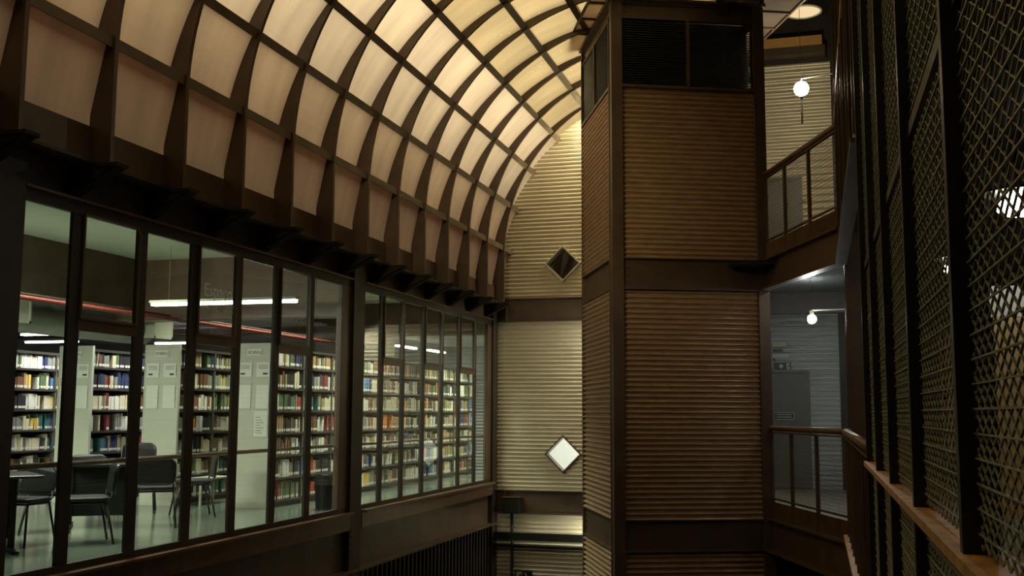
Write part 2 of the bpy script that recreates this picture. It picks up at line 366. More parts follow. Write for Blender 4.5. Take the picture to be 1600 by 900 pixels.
for n in (1, 2):
    ys = PANES[n]; y0 = ys[0]; y1 = 12.29 if n == 1 else 18.33
    wd = thing('window_%d' % n, (XW, (y0+y1)/2, 0), kind='structure')
    a = MB()
    a.box(XW-.02, XW+.02, y0, y1, .06, .115); a.box(XW-.02, XW+.02, y0, y1, 2.86, 2.955)
    a.box(XW-.02, XW+.02, y0-.01, y0+.035, .06, 2.95)
    a.build('window_frame', DARKB, wd)
    a = MB(); a.box(XW-.05, XW+.02, ys[-1]+.0 , y1, .115, 2.87); a.build('end_plate', BROWN, wd)
    for k in range(1, 7):
        a = MB(); a.box(XW-.01, XW+.012, ys[k]-.068, ys[k]+.068, .10, 2.9)
        a.box(XW-.012, XW+.016, ys[k]-.074, ys[k]-.066, .10, 2.9)
        a.build('mullion', DARKB, wd)
    for k in (1, 3, 5):
        a = MB(); a.box(XW-.012, XW+.018, ys[k]+.04, ys[k+1]-.04, 1.93, 2.03)
        # opening sash of the upper light: slim lighter frame with clipped corners
        zz0, zz1 = 2.03, 2.87; b = MB(); ya, yb_ = ys[k]+.062, ys[k+1]-.062
        pts = [(ya, zz0), (yb_, zz0), (yb_, zz1-.05), (yb_-.03, zz1), (ya, zz1)]
        for (p, q) in zip(pts, pts[1:]+pts[:1]): b.bar((XW+.02, p[0], p[1]), (XW+.02, q[0], q[1]), .02, .022, (1, 0, 0))
        b.build('sash', SASH, wd); a.build('transom', BROWN, wd)
    for k in range(0, 7):
        ya, yb_ = ys[k], ys[k+1]
        if k in (1, 3, 5):
            for z0, z1 in ((.11, 1.94), (2.02, 2.88)):
                a = MB(); a.add([(XW, ya, z0), (XW, yb_, z0), (XW, yb_, z1), (XW, ya, z1)], [(0, 1, 2, 3)]); a.build('glass_pane', GLASS, wd)
        else:
            a = MB(); a.add([(XW, ya, .11), (XW, yb_, .11), (XW, yb_, 2.88), (XW, ya, 2.88)], [(0, 1, 2, 3)]); a.build('glass_pane', GLASS, wd)
    # sill channel + head gleam line
    a = MB(); a.box(XW-.08, XW+.12, y0, y1, .035, .06); a.box(XW-.08, XW+.06, y0, y1, -.16, .035); a.build('window_sill', RAIL, wd)
    a = MB(); a.box(XW-.05, XW+.06, y0, y1, 2.955, 2.975); a.build('head_flashing', RAIL, wd)
    # deep girder under the window, lower flange, dark storey below
    w = MB(); w.box(XW-.08, XW-.03, y0-.2, y1+.2, -.66, -.16); w.box(XW-.08, XW+.12, y0-.2, y1+.2, -.68, -.655)
    struct(w.build('trim_%d' % (5+n), BROWN))
    w = MB(); w.box(XW-.08, XW-.04, y0, y1, -3.44, -.68)
    k = y0
    while k < y1: w.box(XW-.05, XW-.0, k, k+.05, -3.44, -.68); k += .16
    struct(w.build('wall_left', DARKB))
# lettering on the glass of the fourth pane
Mt = Matrix(((0, 0, 1, XW+.006), (1, 0, 0, 9.20), (0, 1, 0, 2.405), (0, 0, 0, 1)))
def frosted(name, f):
    M = bpy.data.materials.new(name); M.use_nodes = True; t_ = M.node_tree; t_.nodes.clear(); N = t_.nodes.new
    o_ = N('ShaderNodeOutputMaterial'); a_ = N('ShaderNodeBsdfTranslucent'); b_ = N('ShaderNodeBsdfDiffuse'); c_ = N('ShaderNodeBsdfTransparent'); m1 = N('ShaderNodeMixShader'); m2 = N('ShaderNodeMixShader')
    a_.inputs[0].default_value = (.85, .85, .75, 1); b_.inputs[0].default_value = (.8, .8, .7, 1); m1.inputs[0].default_value = .35; m2.inputs[0].default_value = f
    t_.links.new(a_.outputs[0], m1.inputs[1]); t_.links.new(b_.outputs[0], m1.inputs[2]); t_.links.new(c_.outputs[0], m2.inputs[1]); t_.links.new(m1.outputs[0], m2.inputs[2]); t_.links.new(m2.outputs[0], o_.inputs[0]); return M
LETM = frosted('frosted_letters', .85); LETM2 = frosted('worn_frosted_letters', .35)
t = tag(put_text('lettering', 'Espaço', .185, Mt, LETM, None, 0), 'pale grey word Espaço stuck on the window glass', 'lettering')
Mt2 = Mt.copy(); Mt2[2][3] = 2.275
tag(put_text('lettering', 'otografia', .175, Mt2, LETM2, None, 0), 'faint grey lettering under the word Espaço on the window glass', 'lettering')
# handrails inside the windows
for n, (y0, y1) in enumerate(((6.3, 12.30), (12.6, 18.40))):
    a = MB(); a.tube([(XW-.11, y0, .875), (XW-.11, y1, .875)], .021, 10)
    h = a.build('handrail', RAIL, None, True)
    tag(h, ['round brown handrail running across inside the left library window', 'round brown handrail running across inside the right library window'][n], 'handrail')

# header wall, ledge and brackets under the vault
w = MB(); w.box(-7.3, -7.15, -2, 22.5, 3.6, 6.6); struct(w.build('wall_left', BRICK))  # unseen outside wall, added to block low sky and warm the lower sheets
w = MB(); w.box(XW-.10, XW-.02, -2, YG, 2.95, 3.42); w.box(XW-.1, -5.45, -2, YG, 3.22, 3.25); w.box(-5.56, -5.485, -2, YG, 3.252, 3.54)
w.box(XW-.1, -5.55, -2, YG, 3.45, 3.535)
struct(w.build('trim_8', BROWN))
w = MB(); w.box(XW, -5.40, -2, YG, 3.225, 3.25); struct(w.build('trim_9', DARKB))

# ================================================================== VAULT
vault = thing('ceiling', (VC[0], 9, VC[1]), kind='structure')
RIB0, RIBS = 6.02, 1.003
ribs = [RIB0+RIBS*k for k in range(-7, 13)]
PH = [-.178, .0507, .3069, .5557, .8043, 1.0475, 1.29, 1.53]
PEND = 1.985
def arc(p0, p1, n): return [p0+(p1-p0)*i/n for i in range(n+1)]
RIN = VR-.19          # inner edge of the ribs
def dB(p): return .235-.12*max(0, min(1, (p+.2)/.9))     # glass to inner rib edge at the foot of each sheet
def dT(p): return dB(p)*.42                               # and at its head: the sheets lap like shingles
def dep(p): return .19
for y in ribs:
    a = MB(); A = arc(-.266, PEND, 44)
    for off, half, w0, w1 in ((0, .009, None, None), (1, .022, None, None)):
        vs = []; fs = []
        for i, p in enumerate(A):
            if off == 0: ro, ri = VR+.02, VR-dep(p)
            else: ro, ri = VR-dep(p)+.012, VR-dep(p)-.004
            xo, zo = vp(p, ro); xi, zi = vp(p, ri)
            vs += [(xo, y-half, zo), (xi, y-half, zi), (xi, y+half, zi), (xo, y+half, zo)]
        for i in range(len(A)-1):
            b = 4*i
            fs += [(b, b+1, b+5, b+4), (b+1, b+2, b+6, b+5), (b+2, b+3, b+7, b+6), (b+3, b, b+4, b+7)]
        fs += [(0, 3, 2, 1), (4*(len(A)-1), 4*(len(A)-1)+1, 4*(len(A)-1)+2, 4*(len(A)-1)+3)]
        a.add(vs, fs)
    r = a.build('rib', BROWN, vault)
    # foot plate and gusset of this rib
    b = MB(); b.box(XW, -5.20, y-.075, y+.075, 3.20, 3.23)
    for s in (-.06, .06):
        b.add([(XW-.02, y+s-.006, 3.21), (-5.21, y+s-.006, 3.21), (XW-.02, y+s-.006, 2.98), (XW-.02, y+s+.006, 3.21), (-5.21, y+s+.006, 3.21), (XW-.02, y+s+.006, 2.98)],
              [(0, 1, 2), (3, 5, 4), (0, 3, 4, 1), (1, 4, 5, 2), (2, 5, 3, 0)])
    b.add([(-5.21, y-.06, 3.20), (-5.21, y+.06, 3.20), (XW, y+.06, 2.98), (XW, y-.06, 2.98)], [(0, 1, 2, 3)])
    b.build('rib_foot', MATTE, r)
for p in PH[1:]:
    a = MB(); nx, nz = math.cos(p), -math.sin(p)
    x, z = vp(p, RIN+.075); a.bar((x, -1.5, z), (x, YG, z), .035, .11, (nx, 0, nz))
    x, z = vp(p-.012, RIN+.022); a.bar((x, -1.5, z), (x, YG, z), .075, .010, (nx, 0, nz))
    a.build('purlin', PURL, vault)
edges = [y for y in ribs if y > 4.5]+[YG+.02]
allb = PH+[PEND]
rest = MB()
for r in range(len(allb)-1):
    A = arc(allb[r], allb[r+1], 6)
    def sheet(mb, ya, yb_):
        vs = []; fs = []
        for i_, p in enumerate(A):
            f_ = i_/6; x, z = vp(p, RIN+dB(allb[r])*(1-f_)+dT(allb[r+1])*f_); vs += [(x, ya, z), (x, yb_, z)]
        for i in range(len(A)-1): fs.append((2*i, 2*i+1, 2*i+3, 2*i+2))
        mb.add(vs, fs)
    if r <= 6:
        for ya, yb_ in zip(edges[:-1], edges[1:]):
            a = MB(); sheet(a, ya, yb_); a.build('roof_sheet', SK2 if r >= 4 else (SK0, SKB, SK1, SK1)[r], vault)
        sheet(rest, -2.1, edges[0])
    else: sheet(rest, -2.1, YG+.02)
tag(rest.build('roof_sheet_run', SK2, vault), kind='stuff')
a = MB()
A = arc(-.3, PEND, 30)
for r0, r1, yy in ((VR-.02, VR+.5, -2.1),):
    pass
# end wall above the camera closes the vault
w = MB(); w.box(-6, -1, -2.2, -2.1, 3, 7.6); struct(w.build('wall_front', CONC))

# ================================================================== TOWER (turned 23 degrees)
al = math.radians(23.0); tu = Vector((math.cos(al), math.sin(al), 0)); tv = Vector((-math.sin(al), math.cos(al), 0))
T0 = Vector((-2.555, 13.80, 0)); TW, TD = 2.16, 2.20
def T(a, b, z): return T0+tu*a+tv*b+Vector((0, 0, z))
TR = Matrix.Rotation(al, 4, 'Z')
TM = Matrix.Translation(T0) @ TR
tw = thing('lift_tower', T(TW/2, TD/2, -3.44), 'tall square brown corrugated steel tower standing in the atrium', 'tower')
def tb(mb, name, m_, smooth=False, parent=None): mb.xf(TM); return mb.build(name, m_, parent or tw, smooth)
for (a0, b0) in ((0, 0), (TW-.15, 0), (0, TD-.06), (TW-.15, TD-.15)):
    a = MB(); ww = .15 if b0 != TD-.06 else .06
    a.box(a0, a0+ww, b0, b0+ww, -3.44, 6.92)
    if (a0, b0) == (0, 0): a.box(-.012, .0, .14, .165, -3.44, 6.72); a.box(-.004, .156, -.004, .156, 3.44, 3.455)
    tb(a, 'corner_post', BROWN)
BANDS = [(-3.40, -.50), (-.083, 2.93), (3.361, 5.72)]
for z0, z1 in BANDS:
    a = MB(); corr(a, (0, .06, 0), (1, 0, 0), (0, -1, 0), lambda z: [(.13, TW-.13)], z0, z1); tb(a, 'corrugated_panel', CORB, True)
    a = MB(); corr(a, (.02, 0, 0), (0, 1, 0), (-1, 0, 0), lambda z: [(.14, TD-.04)], z0, z1); tb(a, 'corrugated_panel', CORB, True)
    a = MB(); corr(a, (TW-.06, 0, 0), (0, 1, 0), (1, 0, 0), lambda z: [(.13, TD-.13)], z0, z1); tb(a, 'corrugated_panel', CORB, True)
    a = MB(); corr(a, (0, TD-.06, 0), (1, 0, 0), (0, 1, 0), lambda z: [(.05, TW-.13)], z0, z1); tb(a, 'corrugated_panel', CORB, True)
for z0, z1 in ((-.50, -.083), (2.93, 3.361), (6.67, 6.92)):
    a = MB()
    a.box(.15, TW-.15, .045, .075, z0, z1); a.box(.15, TW-.15, .0, .10, z1-.02, z1); a.box(.15, TW-.15, .0, .10, z0, z0+.02)
    for xx in (.21, TW-.21):
        for kk in range(3): a.box(xx-.012, xx+.012, .03, .05, z0+.10+.09*kk, z0+.125+.09*kk)
    tb(a, 'front_girder', BROWN)
    a = MB(); a.box(.04, .07, .15, TD-.06, z0, z1); a.box(-.005, .10, .15, TD-.06, z1-.02, z1); a.box(-.005, .10, .15, TD-.06, z0, z0+.02)
    for kk in range(3): a.box(.02, .045, TD-.16, TD-.13, z0+.10+.09*kk, z0+.125+.09*kk)
    tb(a, 'side_girder', BROWN)
    a = MB(); a.box(TW-.1, TW-.04, .15, TD-.15, z0, z1); a.box(.05, TW-.15, TD-.1, TD-.04, z0, z1); tb(a, 'rear_girder', BROWN)
# louvred openings at the top
for (x0, x1) in ((.17, TW/2-.02), (TW/2+.02, TW-.17)):
    a = MB(); k = 5.745
    while k < 6.65: a.add([(x0, .02, k), (x1, .02, k), (x1, .07, k+.030), (x0, .07, k+.030), (x0, .02, k-.004), (x1, .02, k-.004), (x1, .07, k+.026), (x0, .07, k+.026)], [(0,1,2,3),(4,7,6,5),(0,4,5,1),(3,2,6,7)]); k += .034
    tb(a, 'louvre', LOUV)  # lighter slat colour paints light onto the front louvres
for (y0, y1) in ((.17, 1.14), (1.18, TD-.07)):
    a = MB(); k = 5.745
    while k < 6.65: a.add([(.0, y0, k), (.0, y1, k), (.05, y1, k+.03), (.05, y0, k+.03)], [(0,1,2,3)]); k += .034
    tb(a, 'louvre', DARKM)  # darker than the front slats: shade put into the side louvre colour
a = MB(); a.box(TW/2-.02, TW/2+.02, .0, .07, 5.72, 6.68); a.box(-.012, .04, 1.14, 1.18, 5.72, 6.68); a.box(.15, TW-.15, .0, .07, 5.70, 5.74); a.box(-.01, .07, .15, TD-.06, 5.70, 5.74)
a.box(-.012, .02, .145, .175, 5.74, 6.68); a.box(-.012, .02, TD-.09, TD-.06, 5.74, 6.68)
tb(a, 'louvre_frame', BROWN)
a = MB(); a.box(.09, TW-.09, .09, TD-.09, 5.6, 5.62); a.box(.12, TW-.12, .35, .37, 5.62, 6.9); tb(a, 'shaft_lining', DARKM)
a = MB(); a.box(-.03, TW+.03, -.03, TD+.03, 6.92, 6.96); a.box(.02, TW-.02, .02, TD-.02, 6.88, 6.92); tb(a, 'cap', BROWN)
# glazed canopy around the top
cn = thing('glazed_canopy', T(TW/2, TD/2, 7.0), 'glazed canopy with thin dark bars projecting around the top of the corrugated tower', 'canopy')
OH = .25; OR = .54
def bars(mb, pts, w_=.03, h_=.04):
    for p, q in pts: mb.bar(p, q, w_, h_)
a = MB(); zc = 7.0
bars(a, [((-OH, -OH, zc), (TW+OR, -OH, zc)), ((TW+OR, -OH, zc), (TW+OR, TD+.05, zc)), ((-OH, TD+.0, zc), (TW+OR, TD+.0, zc)), ((-OH, -OH, zc), (-OH, TD, zc)), ((0, -OH, zc), (0, TD, zc)), ((TW, -OH, zc), (TW, TD, zc))])
k = TD
while k > -OH: bars(a, [((-OH, k, zc), (0, k, zc)), ((TW, k, zc), (TW+OR, k, zc))]); k -= .62
tb(a, 'canopy_bars', BROWN, parent=cn)
for x0, x1 in ((-OH, 0), (TW, TW+OR)):
    a = MB(); a.box(x0, x1, -OH, TD, zc+.012, zc+.018); tb(a, 'canopy_glass', CANG, parent=cn)
a = MB(); a.box(0, TW, -OH, 0, zc+.012, zc+.018); tb(a, 'canopy_glass', CANG, parent=cn)

# ================================================================== BRIDGES with mesh balustrades
BA = T(TW-.02, 0.0, 0)                      # at the tower's right front corner
BE = Vector((.335, 12.20, 0)); bd = (BE-BA).normalized(); blen = (BE-BA).length
bn = Vector((bd.y, -bd.x, 0))               # towards the atrium (left)
if bn.x > 0: bn = -bn
def mesh_grid(mb, p0, p1, z0, z1, step=.040, r=.0016):
    p0 = Vector(p0); p1 = Vector(p1); d = p1-p0; L_ = d.length; n = int(L_/step); dd = d.normalized()
    nn = Vector((dd.y, -dd.x, 0))
    for i in range(n+1):
        q = p0+d*i/n; mb.bar((q.x, q.y, z0), (q.x, q.y, z1), 2*r, 2*r)
    k = int((z1-z0)/step)
    for i in range(k+1):
        z = z0+(z1-z0)*i/k; mb.bar((p0.x, p0.y, z), (p1.x, p1.y, z), 2*r, 2*r)
for lv, (zf, lab, labb) in enumerate(((0, 'brown balustrade with wire mesh on the lower bridge beside the tower', 'brown steel edge girder under the lower bridge'),
                           (3.44, 'brown balustrade with wire mesh on the upper bridge beside the tower', 'brown steel edge girder under the upper bridge'))):
    w = MB(); w.bar(BA+Vector((0, 0, zf-.30)), BE+Vector((0, 0, zf-.30)), .03, .40); w.bar(BA+bn*.05+Vector((0, 0, zf-.49)), BE+bn*.05+Vector((0, 0, zf-.49)), .14, .022)
    w.bar(BA+bn*.03+Vector((0, 0, zf-.09)), BE+bn*.03+Vector((0, 0, zf-.09)), .10, .022)
    for k in range(3):
        q = BA+bd*.12+bn*.02+Vector((0, 0, zf-.2-.08*k)); w.bar(q, q+bn*.012, .025, .025)
    tag(w.build('edge_girder', BROWN), labb, 'girder')
    t = thing('balustrade', (BA+BE)/2+Vector((0, 0, zf)), lab, 'balustrade')
    a = MB(); a.tube([BA+Vector((0, 0, zf+1.10)), BE+Vector((0, 0, zf+1.10))], .036, 12); a.build('handrail', RAIL, t, True)
    a = MB(); a.bar(BA+Vector((0, 0, zf+1.045)), BE+Vector((0, 0, zf+1.045)), .04, .02); a.build('top_rail', BROWN, t)
    fr = [0, .29, .62, .975]
    for f_ in fr:
        q = BA+(BE-BA)*f_; a = MB(); a.bar(q+Vector((0, 0, zf-.12)), q+Vector((0, 0, zf+1.05)), .045, .035, tuple(bn)); a.build('post', BROWN, t)
    a = MB(); a.bar(BA+Vector((0, 0, zf+.18)), BE+Vector((0, 0, zf+.18)), .02, .025); a.build('bottom_rail', BROWN, t)
    for f0, f1 in zip(fr[:-1], fr[1:]):
        a = MB(); mesh_grid(a, BA+(BE-BA)*f0, BA+(BE-BA)*f1, zf+.18, zf+1.04); a.build('wire_mesh_panel', WIRE, t)
        a = MB(); q0 = BA+(BE-BA)*(f0+.01); q1 = BA+(BE-BA)*(f1-.01)
        mesh_grid(a, q0+bn*.012, q1+bn*.012, zf-.07, zf+.14, .012, .0018); a.bar(q0+Vector((0, 0, zf+.035)), q1+Vector((0, 0, zf+.035)), .012, .20)
        a.build('kick_plate', RAIL, t)

# column where the bridges meet the right side
for z0, z1, lab in ((-3.44, 3.30, 'broad brown steel column at the right end of the lower bridge'), (3.44, 8.5, 'broad brown steel column rising from the right end of the upper bridge')):
    t = thing('steel_column', (.52, 12.35, z0), lab, 'column')
    a = MB(); a.box(.34, .70, 12.25, 12.29, z0, z1); a.build('front_flange', BROWN, t)
    a = MB(); a.box(.50, .54, 12.29, 12.60, z0, z1); a.box(.34, .70, 12.60, 12.64, z0, z1); a.build('web', BROWN, t)

# ---- right edge of the walkways: low balustrade then tall mesh screen
XS = .30
t = thing('balustrade', (XS, 9.4, 0), 'brown balustrade of upright bars and mesh running toward the camera from the lower bridge', 'balustrade')
a = MB(); a.tube([(XS, 12.15, 1.095), (XS, 6.52, 1.095)], .040, 14); a.build('handrail', RAIL, t, True)
a = MB(); a.box(XS-.02, XS+.02, 6.5, 12.1, 1.03, 1.05); a.build('top_rail', BROWN, t)
y = 11.9
while y > 6.5:
    a = MB(); a.box(XS-.02, XS+.025, y-.016, y+.016, -.05, 1.04); a.build('post', BROWN, t)
    y -= .53
a = MB(); a.box(XS-.06, XS+.03, 6.5, 12.1, -.03, .012); a.build('base_ledge', LEDGE, t)
w = MB(); w.box(XS+.0, XS+.03, -2, 12.1, -.50, -.03); w.box(XS-.08, XS+.03, -2, 12.1, -.52, -.50); struct(w.build('trim_10', BROWN))

def expanded(y0, y1, z0, z1, x, SWp=.0185, LWp=.070, sw=.0032, st=.0040):
    mb = MB(); rows = int((z1-z0)/SWp); half = LWp/2; n = max(1, int(round((y1-y0)/half))); half = (y1-y0)/n
    for i in range(rows):
        zc_ = z0+(i+.5)*SWp; ph = i % 2
        vs = []; fs = []
        for j in range(n+1):
            up = ((j+ph) % 2)*2-1; z = zc_+up*(SWp/2-.0008); y = y0+half*j; xx = x
            vs += [(xx-st/2, y, z-sw/2), (xx+st/2, y, z-sw/2), (xx+st/2, y, z+sw/2), (xx-st/2, y, z+sw/2)]
        for j in range(n):
            b = 4*j; fs += [(b, b+1, b+5, b+4), (b+1, b+2, b+6, b+5), (b+2, b+3, b+7, b+6), (b+3, b, b+4, b+7)]
        mb.add(vs, fs)
    return mb
# mesh on the low balustrade
for ya, yb_ in ((6.55, 9.3), (9.3, 12.1)):
    expanded(ya, yb_, .02, 1.02, XS+.012, .05, .10, .006, .004).build('mesh_panel', MESHM, t)

sc = thing('mesh_screen', (XS, 3.3, 0), 'tall expanded metal screen in dark frames close by on the right', 'screen')
MY = [.15, 1.20, 2.28, 3.36, 4.42, 5.40, 6.42]
for i, y in enumerate(MY):
    a = MB(); wd_ = .055 if i != 2 else .085
    a.box(XS-.035, XS+.02, y-.022, y+.022, -.5, 4.3); a.box(XS+.02, XS+.03, y-wd_/2, y+wd_/2, -.5, 4.3); a.build('upright', SCRB, sc)
a = MB(); a.box(XS-.012, XS+.014, .1, 6.45, 2.125, 2.165); a.build('transom', SCRB, sc)
a = MB(); a.box(XS-.03, XS+.03, .1, 6.45, 4.26, 4.34); a.build('top_bar', SCRB, sc)
a = MB(); a.add([(XS-.05, .1, 1.03), (XS-.05, 6.45, 1.03), (XS-.05, 6.45, 1.005), (XS-.05, .1, 1.005), (XS+.05, .1, 1.03), (XS+.05, 6.45, 1.03), (XS+.05, 6.45, 1.005), (XS+.05, .1, 1.005)],
    [(0, 1, 2, 3), (4, 7, 6, 5), (0, 4, 5, 1), (3, 2, 6, 7)]); a.build('ledge', LEDGE, sc)
# one panel of mesh is built, the others are copies of it (sizes differ slightly: y scale)
pa = expanded(0, 1.0, 1.04, 2.13, 0)
k = 1.05+.02
while k < 2.12: pa.bar((-.004, 0, k), (-.004, 1, k), .0035, .0035); k += .048
me_hi = pa.build('mesh_panel', MESHM, sc); me_hi.location = Vector((XS, MY[0], 0))-parent_world(sc); me_hi.scale = (1, MY[1]-MY[0], 1)
for (z_src, zs, sq) in ((0, 0, 1),):
    for i in range(1, len(MY)-1):
        c = me_hi.copy(); C.objects.link(c); c.location = Vector((XS, MY[i], 0))-parent_world(sc); c.scale = (1, MY[i+1]-MY[i], 1)
pu = expanded(0, 1.0, 2.17, 4.26, 0)
k = 2.2
while k < 4.25: pu.bar((-.004, 0, k), (-.004, 1, k), .0035, .0035); k += .048
m0 = pu.build('mesh_panel', MESHM, sc); m0.location = Vector((XS, MY[1], 0))-parent_world(sc); m0.scale = (1, MY[2]-MY[1], 1)
for i in range(2, len(MY)-1):
    c = m0.copy(); C.objects.link(c); c.location = Vector((XS, MY[i], 0))-parent_world(sc); c.scale = (1, MY[i+1]-MY[i], 1)
pl = expanded(0, 1.0, -.45, 1.00, 0)
k = -.4
while k < .99: pl.bar((-.004, 0, k), (-.004, 1, k), .0035, .0035); k += .048
m1 = pl.build('mesh_panel', MESHM, sc); m1.location = Vector((XS, MY[1], 0))-parent_world(sc); m1.scale = (1, MY[2]-MY[1], 1)
for i in range(2, len(MY)-1):
    c = m1.copy(); C.objects.link(c); c.location = Vector((XS, MY[i], 0))-parent_world(sc); c.scale = (1, MY[i+1]-MY[i], 1)

# upper balustrade and tall fins above the low one
t = thing('balustrade', (XS, 9.4, 3.44), 'upper balustrade of tall upright flat bars seen end on above the column', 'balustrade')
for i in range(9):
    y = 11.9-.62*i; a = MB(); a.box(XS-.03, XS+.03, y-.012, y+.012, 2.95+.06*(i % 3), 7.2); a.build('upright_bar', DARKB if i % 2 else BROWN, t)
a = MB(); a.tube([(XS, 12.1, 4.54), (XS, 6.6, 4.54)], .036, 10); a.build('handrail', RAIL, t, True)
a = MB(); a.box(XS-.01, XS+.03, 6.6, 12.1, 2.96, 3.40); a.box(XS-.06, XS+.06, 6.6, 12.1, 2.93, 2.96); a.build('edge_girder', BROWN, t)
expanded(6.6, 12.1, 3.5, 4.5, XS+.015, .05, .10, .006, .004).build('mesh_panel', MESHM, t)

# ================================================================== LAMPS on the right
t = thing('globe_lamp', (-.085, 15.5, 5.97), 'glowing white globe lamp on a rod before the upper corrugated wall', 'lamp')
a = MB(); a.sphere((-.085, 15.5, 5.97), .105); a.build('globe', GLOBEM, t, True)
a = MB(); a.tube([(-.085, 15.5, 5.87), (-.085, 15.5, 5.45)], .014, 8); a.tube([(-.085, 15.5, 5.89), (-.085, 15.5, 5.84)], .035, 12); a.build('stem', SCRB, t)
a = MB(); a.tube([(-.085, 15.5, 6.075), (-.085, 15.5, 6.12), (.30, 15.5, 6.16), (.62, 15.5, 6.16)], .010, 8); a.build('bracket', CHROME, t)
a = MB(); a.tube([(-.085, 15.5, 6.1), (-.085, 15.5, 8.5)], .004, 6); a.build('cord', SCRB, t)
t = thing('bulb_lamp', (-.03, 15.5, 2.62), 'bright bare bulb lamp on a horizontal rod above the grey door', 'lamp')
a = MB(); a.sphere((-.03, 15.5, 2.62), .062); a.build('bulb', BULBM, t, True)
a = MB(); a.tube([(-.03, 15.5, 2.68), (-.03, 15.5, 2.74)], .03, 12); a.build('lamp_holder', CHROME, t)
a = MB(); a.tube([(-.03, 15.5, 2.745), (.60, 15.5, 2.745)], .011, 8); a.build('bracket', CHROME, t)
a = MB(); a.tube([(-.03, 15.5, 2.74), (-.03, 15.5, 3.26)], .004, 6); a.build('cord', SCRB, t)
t = thing('ceiling_lamp', (-.02, 14.9, 3.24), 'small bright ceiling lamp under the upper bridge deck', 'lamp')
a = MB(); a.sphere((-.02, 14.75, 3.25), .09, sz=.25); a.build('diffuser', BULBM, t, True)
t = thing('dish_light', (-.03, 17.2, 7.76), 'round pale dish light under the dark roof right of the tower', 'lamp')
def disc(cx, cy, z, r, h, n=32): return [(cx+r*math.cos(2*math.pi*i/n), cy+r*math.sin(2*math.pi*i/n)) for i in range(n)]
a = MB(); a.prism(disc(-.03, 17.2, 0, .27, 0), 7.76, 7.77); a.build('diffuser', DISHM, t)
a = MB(); a.tube([(-.03+.28*math.cos(2*math.pi*i/32), 17.2+.28*math.sin(2*math.pi*i/32), 7.76) for i in range(33)], .018, 6); a.build('rim', GRILL, t)
a = MB(); a.tube([(-.03, 17.2, 7.77), (-.03, 17.2, 8.5)], .02, 8); a.build('stem', SCRB, t)
# lamps behind the screen
LOC = [(1.50, 8.6, 2.86), (1.50, 12.15, 2.86), (1.45, 5.2, 3.0)]
LAB = ['large bright lamp glowing through the mesh near the right edge', 'smaller bright lamp glowing through the mesh left of the large one', 'bright lamp behind the mesh hidden beyond the right edge']
for (x, y, z), lab in list(zip(LOC, LAB))[:2]:
    t = thing('round_lamp', (x, y, z), lab, 'lamp')
    a = MB(); a.sphere((x, y, z), .16, sz=.55); a.build('diffuser', LAMPM, t, True)
    a = MB(); a.tube([(x, y, z+.07), (x, y, 3.30)], .02, 8); a.prism(disc(x, y, 0, .26, 0), z+.09, z+.11); a.build('housing', SCRB, t)  # disc widened to keep lamp light off the ceiling
# boards added in place of lit areas glimpsed behind the screen
for x0, x1, y, z0, z1, lab in ((1.27, 1.56, 12.0, .9, 2.18, 'narrow pale yellow board added for a lit area behind the mesh, second from right'), (1.30, 2.2, 9.0, .5, 2.05, 'wide pale yellow board added for a lit area behind the mesh, right edge')):
    t = thing('lit_area_board', ((x0+x1)/2, y, 0), lab, 'board')
    a = MB(); a.box(x0, x1, y-.015, y+.015, z0, z1); a.build('board', YELW, t)
    for xx in (x0+.03, x1-.03):
        a = MB(); a.box(xx-.015, xx+.015, y-.015, y+.05, 0, z1); a.box(xx-.02, xx+.02, y-.2, y+.2, 0, .03); a.build('leg', CHROME, t)
t = thing('lit_area_board', (1.75, 9.2, 0), 'white board added for a lit area above the wide yellow board', 'board')
a = MB(); a.box(1.32, 2.2, 9.18, 9.21, 2.07, 2.32); a.build('board', WHITEW, t)
for xx in (1.36, 2.16):
    a = MB(); a.box(xx-.012, xx+.012, 9.21, 9.24, 0, 2.3); a.build('leg', CHROME, t)

# ================================================================== SIGNS
def fig(mb, x0, z0, s, y):      # running figure made of short bars in a plane of constant y (mirrored as seen)
    for (a0, b0, a1, b1, w_) in ((.45, .55, .60, .80, .16), (.60, .75, .80, .62, .08), (.55, .78, .32, .66, .08), (.45, .55, .66, .38, .10), (.66, .38, .60, .12, .09), (.45, .55, .30, .34, .10), (.30, .34, .10, .30, .09)):
        mb.bar((x0+a0*s, y, z0+b0*s), (x0+a1*s, y, z0+b1*s), .003, w_*s, (0, 1, 0)) if False else mb.bar((x0+a0*s, y, z0+b0*s), (x0+a1*s, y, z0+b1*s), w_*s, .003, (0, 1, 0))
    mb.sphere((x0+.68*s, y, z0+.92*s), .09*s, 8, 6)
t = thing('exit_sign', (-5.08, YG-.03, -1.53), 'dark exit sign with running figure and diagonal arrow low on the silver wall', 'sign')
a = MB(); a.box(-5.24, -4.92, YG-.05, YG-.03, -1.68, -1.50); a.build('plate', SIGND, t)
a = MB(); a.box(-5.205, -5.10, YG-.054, YG-.05, -1.665, -1.515); a.build('panel', SIGNW, t)
a = MB(); fig(a, -5.20, -1.66, .13, YG-.058); a.build('running_figure', SIGND, t)
a = MB()
for p, q in (((-5.06, -1.53), (-4.96, -1.64)), ((-4.955, -1.645), (-5.02, -1.645)), ((-4.955, -1.645), (-4.955, -1.58))): a.bar((p[0], YG-.055, p[1]), (q[0], YG-.055, q[1]), .018, .004, (0, 1, 0))
a.build('arrow', SIGNW, t)
t = thing('exit_sign', (-.55, YB-.05, 2.10), 'dark exit sign with arrow and figure above the lower grey door', 'sign')
a = MB(); a.box(-.72, -.40, YB-.06, YB-.04, 2.04, 2.20); a.build('plate', SIGND, t)
a = MB(); b_ = YB-.063
